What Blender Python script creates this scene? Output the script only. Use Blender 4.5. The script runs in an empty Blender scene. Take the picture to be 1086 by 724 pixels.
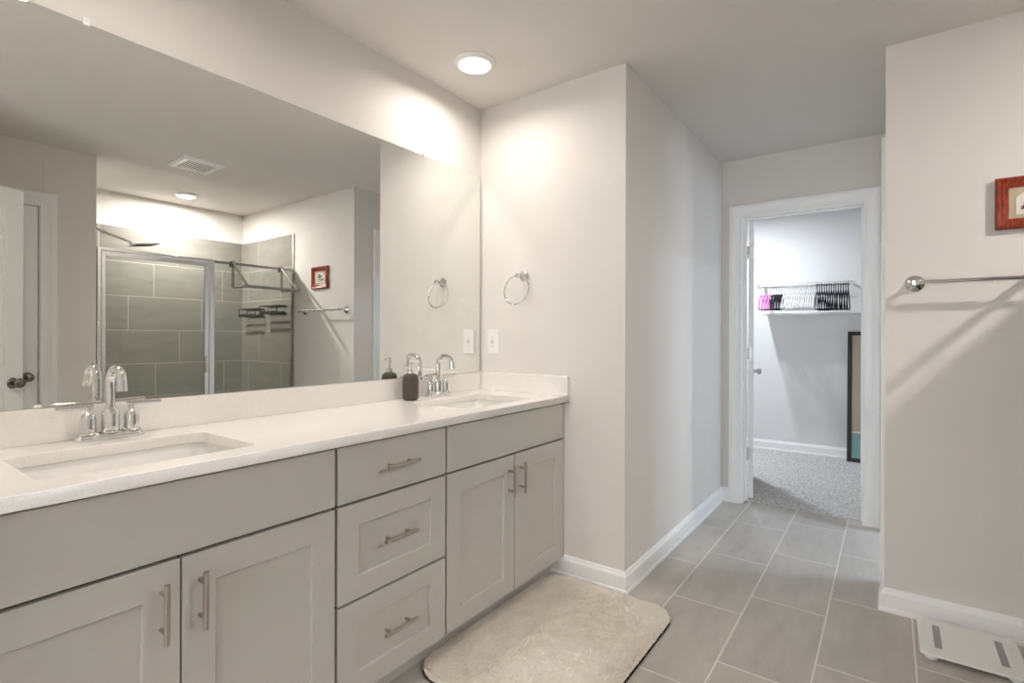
import bpy, bmesh, math, random
import numpy as np
from mathutils import Vector, Matrix

random.seed(7)
rng = np.random.default_rng(7)
SC = bpy.context.scene
COL = SC.collection
PI = math.pi

# ------------------------------------------------------------------ camera
EYE = 1.1759
cam_data = bpy.data.cameras.new('camera')
cam_data.sensor_width = 36.0
cam_data.lens = 551.6065 / 1086 * 36.0
cam_data.shift_y = -5.18 / 1086
cam_data.clip_start = 0.02
cam = bpy.data.objects.new('camera', cam_data)
COL.objects.link(cam)
yaw, pit, rol = math.radians(35.9442), math.radians(0.008), math.radians(0.1893)
fw = Vector((-math.sin(yaw), math.cos(yaw), 0)); rt = Vector((math.cos(yaw), math.sin(yaw), 0)); up = Vector((0, 0, 1))
f2 = fw * math.cos(pit) + up * math.sin(pit); u2 = up * math.cos(pit) - fw * math.sin(pit)
r3 = rt * math.cos(rol) + u2 * math.sin(rol); u3 = u2 * math.cos(rol) - rt * math.sin(rol)
m4 = Matrix(((r3.x, u3.x, -f2.x, 0), (r3.y, u3.y, -f2.y, 0), (r3.z, u3.z, -f2.z, EYE), (0, 0, 0, 1)))
cam.matrix_world = m4
SC.camera = cam

# ------------------------------------------------------------------ world, exposure
world = bpy.data.worlds.new('world'); SC.world = world
world.use_nodes = True
wb = world.node_tree.nodes['Background']
wb.inputs[0].default_value = (0.80, 0.88, 1.0, 1); wb.inputs[1].default_value = 1.0
SC.view_settings.view_transform = 'Standard'
SC.view_settings.look = 'None'
SC.view_settings.gamma = 1.0
SC.view_settings.use_curve_mapping = False
SC.view_settings.exposure = 0.1
SC.cycles.use_denoising = True
SC.cycles.use_guiding = True
SC.cycles.max_bounces = 14
SC.cycles.diffuse_bounces = 8
SC.cycles.glossy_bounces = 8
SC.cycles.transparent_max_bounces = 12
SC.cycles.sample_clamp_indirect = 0.0
SC.cycles.caustics_reflective = True
SC.cycles.blur_glossy = 0.0

WARM = (1.0, 0.922, 0.855)
COOL = (0.66, 0.81, 1.0)
NEUTRAL = (1.0, 0.95, 0.90)
CLOSET_WHITE = (0.84, 0.91, 1.0)
POWER_VANITY, POWER_SHOWER, POWER_SIDE, POWER_CLOSET, POWER_BEDROOM_FILL, POWER_SIDEWIN = 4.9, 34.0, 15.0, 29.0, 430.0, 15.0
POWER_NEAR_FILL = 8.0

# ------------------------------------------------------------------ room measures
X0, YB, XC, YD, XE, YE, ZC = -1.8453, 2.2443, -0.9833, 3.943, -0.0144, 2.7746, 2.438
XF, ZCT, ZBS, ZM = -1.2768, 0.8861, 0.9806, 2.0567
XS, YS, XB, ZT, XT = 0.8445, 1.2467, 1.8463, 2.1395, 0.8913
CABF = -1.301

def area_light(name, loc, sx, power, color, rot=(0, 0, 0), sy=None, spread=PI):
    d = bpy.data.lights.new(name, 'AREA')
    d.energy = power; d.color = color; d.size = sx; d.spread = spread
    if sy: d.shape = 'RECTANGLE'; d.size_y = sy
    else: d.shape = 'DISK'
    o = bpy.data.objects.new(name, d); COL.objects.link(o)
    o.location = loc; o.rotation_euler = rot
    return o

# added fill as from an unseen bedroom window; daylight through the side room window
area_light('bedroom_fill', (-0.55, -2.93, 1.45), 1.7, POWER_BEDROOM_FILL, (0.955, 0.968, 1.0), (-PI / 2, 0, 0), 1.4)
area_light('side_room_daylight', (1.87, 3.50, 1.35), 0.60, POWER_SIDEWIN, (0.70, 0.83, 1.0), (0, PI / 2, 0), 0.70)

# ------------------------------------------------------------------ materials
def lin(c):
    return tuple((v / 255 / 12.92 if v / 255 <= 0.04045 else ((v / 255 + 0.055) / 1.055) ** 2.4) for v in c)

class NT:
    def __init__(s, name):
        s.m = bpy.data.materials.new(name); s.m.use_nodes = True
        s.t = s.m.node_tree; s.b = s.t.nodes['Principled BSDF']; s.out = s.t.nodes['Material Output']
    def n(s, typ, **kw):
        nd = s.t.nodes.new(typ)
        for k, v in kw.items(): setattr(nd, k, v)
        return nd
    def l(s, a, b): s.t.links.new(a, b)
    def val(s, sock, v):
        if hasattr(v, 'is_output'): s.l(v, sock)
        else: sock.default_value = v
    def math(s, op, a, b=None, c=None):
        nd = s.n('ShaderNodeMath', operation=op)
        for i, v in enumerate((a, b, c)):
            if v is not None: s.val(nd.inputs[i], v)
        return nd.outputs[0]
    def pos(s):
        tc = s.n('ShaderNodeTexCoord'); return tc.outputs['Object']
    def xyz(s, v):
        nd = s.n('ShaderNodeSeparateXYZ'); s.l(v, nd.inputs[0]); return nd.outputs
    def noise(s, vec, scale, detail=3, rough=0.55):
        nd = s.n('ShaderNodeTexNoise'); s.l(vec, nd.inputs['Vector'])
        nd.inputs['Scale'].default_value = scale; nd.inputs['Detail'].default_value = detail; nd.inputs['Roughness'].default_value = rough
        return nd.outputs['Fac']
    def scale(s, vec, sc):
        nd = s.n('ShaderNodeMapping'); s.l(vec, nd.inputs['Vector']); nd.inputs['Scale'].default_value = sc; return nd.outputs[0]
    def ramp(s, fac, stops):
        nd = s.n('ShaderNodeValToRGB'); s.l(fac, nd.inputs[0])
        e = nd.color_ramp.elements
        while len(e) < len(stops): e.new(0.5)
        for i, (p, c) in enumerate(stops): e[i].position = p; e[i].color = (*c, 1)
        return nd.outputs[0]
    def mix(s, fac, a, b, blend='MIX'):
        nd = s.n('ShaderNodeMix', data_type='RGBA', blend_type=blend)
        s.val(nd.inputs[0], fac)
        for sock, v in ((nd.inputs[6], a), (nd.inputs[7], b)):
            if isinstance(v, tuple): sock.default_value = (*v[:3], 1)
            else: s.l(v, sock)
        return nd.outputs[2]
    def bump(s, h, strength, dist=0.002):
        nd = s.n('ShaderNodeBump'); s.l(h, nd.inputs['Height']); nd.inputs['Strength'].default_value = strength; nd.inputs['Distance'].default_value = dist
        s.l(nd.outputs[0], s.b.inputs['Normal'])
    def set(s, color=None, rough=None, metal=None, spec=None):
        if color is not None:
            if isinstance(color, tuple): s.b.inputs['Base Color'].default_value = (*color, 1)
            else: s.l(color, s.b.inputs['Base Color'])
        if rough is not None: s.val(s.b.inputs['Roughness'], rough)
        if metal is not None: s.b.inputs['Metallic'].default_value = metal
        if spec is not None: s.b.inputs['Specular IOR Level'].default_value = spec
        return s

def mat_paint(name, c, rough=0.6, bump=0.12, spec=0.3):
    t = NT(name); p = t.pos(); n = t.noise(p, 260, 2)
    big = t.noise(p, 1.3, 2)
    t.set(t.mix(big, tuple(v * 0.985 for v in c), tuple(min(1, v * 1.015) for v in c)), rough, 0, spec)
    t.bump(n, bump, 0.0006)
    return t.m

def mat_metal(name, c, rough, brushed=None):
    t = NT(name); t.set(c, rough, 1.0)
    if brushed:
        n = t.noise(t.scale(t.pos(), brushed), 300, 2); t.bump(n, 0.06, 0.0003)
    else:
        n = t.noise(t.pos(), 40, 2); t.val(t.b.inputs['Roughness'], t.math('MULTIPLY_ADD', n, 0.03, max(0, rough - 0.015)))
    return t.m

def tile_mat(name, axes, u0, v0, ul, vh, off, grout_w, tile_c, grout_c, rough, streak):
    """large-format tiles: rows of height vh along axis v, joints every ul along axis u, each row shifted by off"""
    t = NT(name); p = t.pos(); x = t.xyz(p)
    u, v = x[axes[0]], x[axes[1]]
    rv = t.math('DIVIDE', t.math('SUBTRACT', v, v0), vh)
    row = t.math('FLOOR', rv); fv = t.math('SUBTRACT', rv, row)
    ru = t.math('DIVIDE', t.math('SUBTRACT', t.math('SUBTRACT', u, u0), t.math('MULTIPLY', row, off)), ul)
    cl = t.math('FLOOR', ru); fu = t.math('SUBTRACT', ru, cl)
    du = t.math('MULTIPLY', t.math('MINIMUM', fu, t.math('SUBTRACT', 1.0, fu)), ul)
    dv = t.math('MULTIPLY', t.math('MINIMUM', fv, t.math('SUBTRACT', 1.0, fv)), vh)
    d = t.math('MINIMUM', du, dv)
    mr = t.n('ShaderNodeMapRange', interpolation_type='SMOOTHSTEP'); t.l(d, mr.inputs[0])
    mr.inputs[1].default_value = grout_w * 0.38; mr.inputs[2].default_value = grout_w * 0.62
    body = mr.outputs[0]
    cx = t.n('ShaderNodeCombineXYZ'); t.l(row, cx.inputs[0]); t.l(cl, cx.inputs[1])
    wn = t.n('ShaderNodeTexWhiteNoise', noise_dimensions='3D'); t.l(cx.outputs[0], wn.inputs['Vector'])
    shift = t.n('ShaderNodeVectorMath', operation='MULTIPLY_ADD'); t.l(wn.outputs['Color'], shift.inputs[0])
    shift.inputs[1].default_value = (7, 7, 7); t.l(p, shift.inputs[2])
    st = t.noise(t.scale(shift.outputs[0], streak), 3.0, 5, 0.62)
    fine = t.noise(p, 160, 3)
    c = t.ramp(st, [(0.25, tuple(v * 0.84 for v in tile_c)), (0.5, tile_c), (0.75, tuple(v * 1.13 for v in tile_c))])
    c = t.mix(t.math('MULTIPLY', fine, 0.22), c, tuple(v * 0.78 for v in tile_c))
    tone = t.math('MULTIPLY_ADD', wn.outputs['Value'], 0.09, 0.955)
    tv = t.n('ShaderNodeVectorMath', operation='SCALE'); t.l(c, tv.inputs[0]); t.l(tone, tv.inputs['Scale'])
    t.set(t.mix(body, grout_c, tv.outputs[0]), t.math('MULTIPLY_ADD', body, rough - 0.85, 0.85), 0, 0.4)
    t.bump(t.math('ADD', body, t.math('MULTIPLY', fine, 0.05)), 0.5, 0.0012)
    return t.m

M = {}
WALLC = (0.705, 0.681, 0.649)
M['wall'] = mat_paint('greige wall paint', WALLC)
M['ceiling'] = mat_paint('ceiling paint', (0.70, 0.675, 0.65), 0.8, 0.2, 0.2)
M['trim'] = mat_paint('white semi gloss trim', (0.86, 0.86, 0.855), 0.35, 0.02, 0.45)
M['closet_wall'] = mat_paint('closet wall paint', (0.76, 0.76, 0.76))
M['cabinet'] = mat_paint('grey cabinet lacquer', (0.505, 0.49, 0.46), 0.42, 0.02, 0.4)
M['gap_shade'] = mat_paint('cabinet gap shade', (0.03, 0.028, 0.025), 0.8, 0.0)
M['white'] = mat_paint('white plastic', (0.82, 0.82, 0.81), 0.35, 0.0, 0.45)
M['porcelain'] = mat_paint('white porcelain', (0.83, 0.82, 0.80), 0.12, 0.0, 0.5)
M['chrome'] = mat_metal('chrome', (0.74, 0.74, 0.74), 0.05)
M['nickel'] = mat_metal('brushed nickel', (0.50, 0.46, 0.41), 0.28, (1, 1, 8))
M['satin'] = mat_metal('satin aluminium', (0.80, 0.81, 0.82), 0.22, (1, 1, 6))
M['tube'] = mat_metal('dull steel tube', (0.34, 0.335, 0.32), 0.24)
M['steel'] = mat_metal('polished steel tube', (0.72, 0.71, 0.69), 0.14)
M['dark_edge'] = mat_paint('mirror edge', (0.10, 0.10, 0.09), 0.4, 0)
M['black'] = mat_paint('matte black', (0.016, 0.016, 0.018), 0.45, 0, 0.4)
M['black_rubber'] = mat_paint('black rubber', (0.02, 0.02, 0.02), 0.8, 0, 0.2)
M['pink'] = mat_paint('pink foam', (0.64, 0.22, 0.50), 0.8, 0.3, 0.1)
M['red_wood'] = None
M['floor'] = tile_mat('floor tile', (1, 0), 2.36, -0.797, 0.588, 0.2925, 0.196, 0.0065,
                      (0.51, 0.478, 0.437), (0.76, 0.72, 0.67), 0.42, (5.0, 1.1, 3.0))
M['tile_back'] = tile_mat('shower tile back', (1, 2), 1.951, 1.5285, 0.612, 0.3055, 0.198, 0.005,
                          (0.25, 0.236, 0.214), (0.52, 0.49, 0.45), 0.32, (3, 1.2, 6.0))
M['tile_side'] = tile_mat('shower tile side', (0, 2), 1.50, 0.9175, 0.612, 0.3055, -0.2, 0.005,
                          (0.25, 0.236, 0.214), (0.52, 0.49, 0.45), 0.32, (1.2, 3, 6.0))

def build_misc_mats():
    t = NT('quartz'); p = t.pos()
    sp = t.noise(p, 420, 2, 0.7)
    c = t.ramp(sp, [(0.30, (0.70, 0.67, 0.63)), (0.46, (0.80, 0.78, 0.75)), (0.8, (0.82, 0.80, 0.77))])
    dots = t.n('ShaderNodeTexVoronoi'); t.l(p, dots.inputs['Vector']); dots.inputs['Scale'].default_value = 55
    dm = t.math('LESS_THAN', dots.outputs['Distance'], 0.045)
    c = t.mix(t.math('MULTIPLY', dm, 0.55), c, (0.36, 0.33, 0.29))
    t.set(c, 0.14, 0, 0.5); M['quartz'] = t.m
    # mirror silvering
    t = NT('mirror silver'); t.set((0.89, 0.897, 0.868), 0.0, 1.0)
    n = t.noise(t.pos(), 2.0, 1); t.val(t.b.inputs['Roughness'], t.math('MULTIPLY', n, 0.0)); M['mirror'] = t.m
    # clear glass panel: transmits straight through, reflects by Fresnel
    def glass(name, tint):
        t = NT(name); t.t.nodes.remove(t.b)
        tr = t.n('ShaderNodeBsdfTransparent'); tr.inputs[0].default_value = (*tint, 1)
        gl = t.n('ShaderNodeBsdfGlossy'); gl.inputs['Roughness'].default_value = 0.0
        fr = t.n('ShaderNodeFresnel'); fr.inputs[0].default_value = 1.45
        mx = t.n('ShaderNodeMixShader'); t.l(fr.outputs[0], mx.inputs[0]); t.l(tr.outputs[0], mx.inputs[1]); t.l(gl.outputs[0], mx.inputs[2])
        t.l(mx.outputs[0], t.out.inputs[0]); return t.m
    M['glass'] = glass('shower glass', (0.93, 0.95, 0.93))
    M['clear'] = glass('clear plastic', (0.95, 0.95, 0.95))
    # lamp lens
    t = NT('lamp lens'); t.set((0.9, 0.9, 0.9), 0.4)
    t.b.inputs['Emission Color'].default_value = (1, 0.97, 0.93, 1); t.b.inputs['Emission Strength'].default_value = 3.0; M['lens'] = t.m
    # carved red wood
    t = NT('red stained wood'); p = t.pos(); n = t.noise(t.scale(p, (30, 30, 4)), 6, 4)
    t.set(t.ramp(n, [(0.3, (0.12, 0.012, 0.006)), (0.55, (0.26, 0.035, 0.014)), (0.8, (0.40, 0.09, 0.025))]), 0.3, 0, 0.5); M['red_wood'] = t.m
    t = NT('linen mat'); p = t.pos(); n = t.noise(p, 700, 2)
    t.set(t.ramp(n, [(0.3, (0.42, 0.34, 0.23)), (0.7, (0.54, 0.45, 0.32))]), 0.8); M['linen'] = t.m
    M['cream'] = mat_paint('cream plaque', (0.74, 0.71, 0.65), 0.6, 0.1)
    M['brown'] = mat_paint('brown ink', (0.11, 0.075, 0.035), 0.6, 0)
    # soap bottle: dark stoneware
    t = NT('dark stoneware'); p = t.pos(); n = t.noise(t.scale(p, (1, 1, 12)), 60, 3)
    t.set(t.ramp(n, [(0.3, (0.066, 0.056, 0.047)), (0.7, (0.090, 0.078, 0.066))]), 0.55, 0, 0.35); t.bump(n, 0.2, 0.0006); M['stoneware'] = t.m
    # rug pile
    t = NT('cream rug pile'); p = t.pos(); n = t.noise(p, 14, 4); n2 = t.noise(p, 300, 2)
    c = t.ramp(n, [(0.3, (0.86, 0.81, 0.74)), (0.6, (0.91, 0.87, 0.81)), (0.8, (0.93, 0.90, 0.85))])
    t.bump(t.noise(p, 120, 3), 0.5, 0.004)
    t.set(t.mix(t.math('MULTIPLY', n2, 0.12), c, (0.74, 0.68, 0.60)), 0.9, 0, 0.1)
    tl = t.n('ShaderNodeBsdfTranslucent'); t.l(t.b.inputs['Base Color'].links[0].from_socket, tl.inputs[0])
    mx = t.n('ShaderNodeMixShader'); mx.inputs[0].default_value = 0.22
    t.l(t.b.outputs[0], mx.inputs[1]); t.l(tl.outputs[0], mx.inputs[2]); t.l(mx.outputs[0], t.out.inputs[0])
    M['rug'] = t.m
    M['rug_base'] = t.m.copy(); M['rug_base'].name = 'cream rug base'
    nt = M['rug_base'].node_tree; nt.links.new(nt.nodes['Principled BSDF'].outputs[0], nt.nodes['Material Output'].inputs[0])
    M['rug_back'] = mat_paint('rug backing', (0.07, 0.055, 0.045), 0.9, 0.3, 0.1)
    # closet carpet
    t = NT('speckled carpet'); p = t.pos(); n = t.noise(p, 95, 3, 0.75); n2 = t.noise(p, 260, 2)
    t.set(t.ramp(n, [(0.34, (0.26, 0.25, 0.24)), (0.46, (0.66, 0.64, 0.62)), (0.58, (0.88, 0.87, 0.85))]), 0.95, 0, 0.1)
    t.bump(t.math('ADD', n, t.math('MULTIPLY', n2, 0.5)), 1.0, 0.012); M['carpet'] = t.m
    # scale glass: white back-painted
    M['scale_white'] = mat_paint('white back painted glass', (0.86, 0.86, 0.83), 0.10, 0, 0.5)
    M['scale_strip'] = mat_metal('brushed electrode', (0.42, 0.42, 0.42), 0.38, (1, 8, 1))
    M['poster_tan'] = mat_paint('tan print', (0.46, 0.38, 0.30), 0.35, 0)
    M['poster_teal'] = mat_paint('teal print', (0.22, 0.36, 0.35), 0.35, 0)
    M['poster_line'] = mat_paint('pale green line', (0.62, 0.74, 0.66), 0.35, 0)
    M['slot'] = mat_paint('outlet slot', (0.10, 0.10, 0.10), 0.6, 0)
    M['button'] = mat_paint('grey button', (0.45, 0.45, 0.44), 0.5, 0)
    M['vent_dark'] = mat_paint('vent inside', (0.10, 0.10, 0.095), 0.8, 0)
    M['bronze'] = mat_metal('dark nickel knob', (0.26, 0.23, 0.20), 0.22)
    M['velvet'] = mat_paint('black velvet', (0.018, 0.018, 0.022), 0.9, 0.3, 0.15)
build_misc_mats()

# ------------------------------------------------------------------ mesh helpers
class MB:
    def __init__(s): s.v = []; s.f = []; s.mi = []
    def add(s, vs, fs, mi=0):
        o = len(s.v); s.v += [tuple(v) for v in vs]; s.f += [tuple(i + o for i in f) for f in fs]; s.mi += [mi] * len(fs); return s
    def box(s, x0, x1, y0, y1, z0, z1, mi=0):
        return s.add([(x0, y0, z0), (x1, y0, z0), (x1, y1, z0), (x0, y1, z0), (x0, y0, z1), (x1, y0, z1), (x1, y1, z1), (x0, y1, z1)],
                     [(3, 2, 1, 0), (4, 5, 6, 7), (0, 1, 5, 4), (1, 2, 6, 5), (2, 3, 7, 6), (3, 0, 4, 7)], mi)
    def obox(s, o, a, b, c, mi=0):
        """box from corner o spanned by vectors a, b, c (right handed)"""
        o, a, b, c = map(Vector, (o, a, b, c))
        return s.add([o, o + a, o + a + b, o + b, o + c, o + a + c, o + a + b + c, o + b + c],
                     [(3, 2, 1, 0), (4, 5, 6, 7), (0, 1, 5, 4), (1, 2, 6, 5), (2, 3, 7, 6), (3, 0, 4, 7)], mi)
    def tube(s, pts, r, n=12, closed=False, caps=True, mi=0):
        pts = [Vector(p) for p in pts]; k = len(pts)
        rs = r if isinstance(r, (list, tuple)) else [r] * k
        tang = []
        for i in range(k):
            if closed: t = pts[(i + 1) % k] - pts[i - 1]
            else: t = pts[min(i + 1, k - 1)] - pts[max(i - 1, 0)]
            tang.append(t.normalized())
        ref = Vector((0, 0, 1)) if abs(tang[0].z) < 0.9 else Vector((1, 0, 0))
        nrm = (ref - tang[0] * ref.dot(tang[0])).normalized()
        vs = []
        for i in range(k):
            nrm = (nrm - tang[i] * nrm.dot(tang[i])).normalized(); bi = tang[i].cross(nrm)
            for j in range(n):
                a = 2 * PI * j / n; vs.append(pts[i] + (nrm * math.cos(a) + bi * math.sin(a)) * rs[i])
        fs = []
        for i in range(k if closed else k - 1):
            i2 = (i + 1) % k
            for j in range(n):
                j2 = (j + 1) % n; fs.append((i * n + j, i * n + j2, i2 * n + j2, i2 * n + j))
        if caps and not closed:
            fs.append(tuple(range(n - 1, -1, -1))); fs.append(tuple((k - 1) * n + j for j in range(n)))
        return s.add(vs, fs, mi)
    def lathe(s, prof, o=(0, 0, 0), ax=(0, 0, 1), n=24, mi=0, sx=1.0):
        """prof: (radius, height) list from bottom to top along ax"""
        ax = Vector(ax).normalized(); o = Vector(o)
        ref = Vector((1, 0, 0)) if abs(ax.x) < 0.9 else Vector((0, 1, 0))
        a = (ref - ax * ref.dot(ax)).normalized(); b = ax.cross(a)
        vs = []; fs = []
        for r, h in prof:
            for j in range(n):
                t = 2 * PI * j / n; vs.append(o + ax * h + (a * math.cos(t) * sx + b * math.sin(t)) * max(r, 1e-5))
        for i in range(len(prof) - 1):
            for j in range(n):
                j2 = (j + 1) % n; fs.append((i * n + j, i * n + j2, (i + 1) * n + j2, (i + 1) * n + j))
        fs.append(tuple(range(n - 1, -1, -1))); fs.append(tuple((len(prof) - 1) * n + j for j in range(n)))
        return s.add(vs, fs, mi)
    def loft(s, rings, close_ring=True, caps=(True, True), mi=0):
        n = len(rings[0]); vs = [p for r in rings for p in r]; fs = []
        for i in range(len(rings) - 1):
            for j in range(n if close_ring else n - 1):
                j2 = (j + 1) % n; fs.append((i * n + j, i * n + j2, (i + 1) * n + j2, (i + 1) * n + j))
        if caps[0]: fs.append(tuple(range(n - 1, -1, -1)))
        if caps[1]: fs.append(tuple((len(rings) - 1) * n + j for j in range(n)))
        return s.add(vs, fs, mi)
    def prism(s, poly, z0, z1, mi=0):
        n = len(poly)
        return s.loft([[(x, y, z0) for x, y in poly], [(x, y, z1) for x, y in poly]], mi=mi)
    def build(s, name, mats, parent=None, loc=None, bevel=0.0, seg=2, smooth=None, fixn=False):
        if parent is not None:
            L = wloc(parent)
        else:
            L = Vector(loc) if loc is not None else Vector((0, 0, 0))
        me = bpy.data.meshes.new(name)
        me.from_pydata([(x - L.x, y - L.y, z - L.z) for x, y, z in s.v], [], s.f)
        if not isinstance(mats, (list, tuple)): mats = [mats]
        for m in mats: me.materials.append(m)
        if len(mats) > 1: me.polygons.foreach_set('material_index', s.mi)
        if fixn:
            bm = bmesh.new(); bm.from_mesh(me); bmesh.ops.recalc_face_normals(bm, faces=bm.faces); bm.to_mesh(me); bm.free()
        me.update()
        o = bpy.data.objects.new(name, me); COL.objects.link(o)
        if parent is not None: o.parent = parent
        else: o.location = L
        if smooth:
            me.polygons.foreach_set('use_smooth', [True] * len(me.polygons))
            me.set_sharp_from_angle(angle=math.radians(smooth))
        if bevel:
            b = o.modifiers.new('bevel', 'BEVEL'); b.width = bevel; b.segments = seg; b.limit_method = 'ANGLE'; b.angle_limit = math.radians(40)
        return o

def wloc(o):
    L = Vector((0, 0, 0))
    while o is not None: L += o.location; o = o.parent
    return L

def tag(o, label, cat=None, group=None, kind=None):
    o['label'] = label
    if cat: o['category'] = cat
    if group: o['group'] = group
    if kind: o['kind'] = kind
    return o

def thing(name, label, cat, loc, group=None):
    o = bpy.data.objects.new(name, None); COL.objects.link(o); o.location = loc; o.empty_display_size = 0.05
    return tag(o, label, cat, group)

def struct(name, mb, mat, label, cat, bevel=0.0, parent=None, **kw):
    o = mb.build(name, mat, parent, bevel=bevel, **kw)
    return tag(o, label, cat, kind='structure')

def dup(root, loc, label, group=None, rz=0.0):
    r = root.copy(); COL.objects.link(r); r.location = loc; r.rotation_euler = (0, 0, rz); r['label'] = label
    if group: r['group'] = group
    for ch in list(root.children):
        c = ch.copy(); COL.objects.link(c); c.parent = r
        for g in list(ch.children):
            d = g.copy(); COL.objects.link(d); d.parent = c
    return r

def rrect(x0, x1, y0, y1, r, n=6):
    out = []
    for cx, cy, a0 in ((x1 - r, y1 - r, 0), (x0 + r, y1 - r, PI / 2), (x0 + r, y0 + r, PI), (x1 - r, y0 + r, 1.5 * PI)):
        for i in range(n + 1):
            a = a0 + PI / 2 * i / n; out.append((cx + r * math.cos(a), cy + r * math.sin(a)))
    return out

def sweep_right(path, prof):
    """mouldings: profile (t out from the wall, z) swept along a floor path, room on the right hand side"""
    P = [Vector(p) for p in path]; mb = MB(); rings = []
    for i, p in enumerate(P):
        ds = []
        if i > 0: ds.append((P[i] - P[i - 1]).normalized())
        if i < len(P) - 1: ds.append((P[i + 1] - P[i]).normalized())
        ns = [Vector((d.y, -d.x)) for d in ds]
        if len(ns) == 1: m = ns[0]
        else: m = (ns[0] + ns[1]) / (1 + ns[0].dot(ns[1]))
        rings.append([(p.x + m.x * t, p.y + m.y * t, z) for t, z in prof])
    return mb.loft(rings)

BASE = [(0.0005, 0.0), (0.022, 0.0), (0.022, 0.008), (0.019, 0.014), (0.0145, 0.018), (0.0145, 0.074), (0.0125, 0.080), (0.009, 0.084), (0.0075, 0.091), (0.005, 0.096), (0.0005, 0.098)]
CASE = [(0, 0), (0, 0.009), (0.004, 0.011), (0.012, 0.011), (0.015, 0.0095), (0.030, 0.0115), (0.052, 0.0125), (0.058, 0.0155), (0.064, 0.0165), (0.080, 0.0175), (0.086, 0.0165), (0.0865, 0)]

def casing(mapf, a, b, h):
    """door casing around an opening a..b wide and h high; mapf(u, t, z) -> world"""
    rings = []
    for k in range(4):
        ring = []
        for u, t in CASE:
            ring.append(mapf(a - u, t, 0) if k == 0 else mapf(a - u, t, h + u) if k == 1 else mapf(b + u, t, h + u) if k == 2 else mapf(b + u, t, 0))
        rings.append(ring)
    return MB().loft(rings)

# ================================================================== THE SETTING
W = M['wall']
mb = MB().box(-2.1, 2.1, -3.1, YD + 0.075, -0.12, 0)
struct('floor', mb, M['floor'], 'grey stone-look rectangular floor tiles with pale grout', 'floor')
mb = MB().box(-2.3, 2.1, YD + 0.075, 6.2, -0.12, 0.006)
struct('floor_closet', mb, M['carpet'], 'speckled grey and white carpet of the closet behind the doorway', 'floor')
mb = MB().box(-2.3, 2.1, -3.1, 6.2, ZC, ZC + 0.12)
struct('ceiling', mb, M['ceiling'], 'flat pale ceiling over the bathroom and hall', 'ceiling')

struct('wall_left', MB().box(X0 - 0.12, X0, 0.09, YB, 0, ZC), W, 'pale wall behind the long vanity mirror', 'wall')
struct('wall_end', MB().box(X0 - 0.12, XC, YB, YB + 0.12, 0, ZC), W, 'pale wall at the vanity end with the towel ring', 'wall')
struct('wall_hall', MB().box(XC - 0.12, XC, YB + 0.12, YD, 0, ZC), W, 'blue-lit left wall of the short hall leading to the closet door', 'wall')
OA, OB, OH = -0.8425, -0.1305, 2.0255      # closet door opening
mb = MB().box(-2.2, OA - 0.014, YD, YD + 0.115, 0, ZC).box(OB + 0.014, 2.1, YD, YD + 0.115, 0, ZC).box(OA - 0.014, OB + 0.014, YD, YD + 0.115, OH + 0.014, ZC)
struct('wall_far', mb, W, 'wall at the end of the hall around the closet doorway', 'wall')
struct('wall_right', MB().box(XE, XB + 0.1, YE, YE + 0.1, 0, ZC).box(XE, XE + 0.1, YE + 0.1, 3.066, 0, ZC).box(XE, XE + 0.1, 3.83, YD, 0, ZC).box(XE, XE + 0.1, 3.066, 3.83, OH + 0.014, ZC),
       W, 'pale wall with the towel bar and the small red picture', 'wall')
struct('wall_shower_back', MB().box(XB, XB + 0.1, YS - 0.1, YE, 0, ZC), W, 'white wall over the tile at the back of the shower', 'wall')
struct('wall_shower_side', MB().box(XS + 0.1, XB, YS - 0.1, YS, 0, ZC), W, 'side wall that carries the shower head', 'wall')
DA, DB = 0.335, 0.945
mb = MB().box(XS, XS + 0.1, DB + 0.014, YS, 0, ZC).box(XS, XS + 0.1, 0.157, DA - 0.014, 0, ZC).box(XS, XS + 0.1, DA - 0.014, DB + 0.014, OH + 0.014, ZC)
struct('wall_beside_shower', mb, W, 'wall beside the shower with a closed white door, seen in the mirror', 'wall', 0.002)
struct('wall_entry', MB().box(0.205, XS, 0.157, 0.275, 0, ZC), W, 'short entry wall behind the open door', 'wall')
struct('wall_vanity_end', MB().box(X0 - 0.12, -1.262, -0.04, 0.085, 0, ZC), W, 'entry wall at the near end of the vanity', 'wall')
# bedroom behind the camera: unseen shell, its window added for the fill light
mb = MB().box(-2.1, -1.45, -3.1, -3.0, 0, ZC).box(0.35, 2.1, -3.1, -3.0, 0, ZC).box(-1.45, 0.35, -3.1, -3.0, 0, 0.7).box(-1.45, 0.35, -3.1, -3.0, 2.2, ZC)
struct('wall_bedroom', mb, W, 'bedroom wall with an added window, unseen behind the camera', 'wall')
struct('wall_bedroom_left', MB().box(-2.1, -2.0, -3.0, -0.04, 0, ZC), W, 'left bedroom wall behind the camera', 'wall')
struct('wall_bedroom_right', MB().box(2.0, 2.1, -3.0, YD, 0, ZC), W, 'right outer wall', 'wall')
mb = MB()
for a in (-1.45, -0.57, 0.31): mb.box(a, a + 0.04, -3.08, -3.02, 0.7, 2.2)
for z in (0.7, 1.43, 2.16): mb.box(-1.45, 0.35, -3.075, -3.025, z, z + 0.04)
struct('window_added', mb, M['trim'], 'white frame of the added bedroom window at the fill light, unseen behind the camera', 'window')
# closet shell
struct('wall_closet_back', MB().box(-2.3, 2.1, 6.0, 6.1, 0, ZC), M['closet_wall'], 'cool white back wall of the closet behind the hanger rail', 'wall')
struct('wall_closet_left', MB().box(-2.3, -2.2, YD, 6.0, 0, ZC), M['closet_wall'], 'left wall of the closet', 'wall')
struct('wall_closet_right', MB().box(1.2, 1.3, YD + 0.115, 6.0, 0, ZC), M['closet_wall'], 'right wall of the closet', 'wall')

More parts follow.
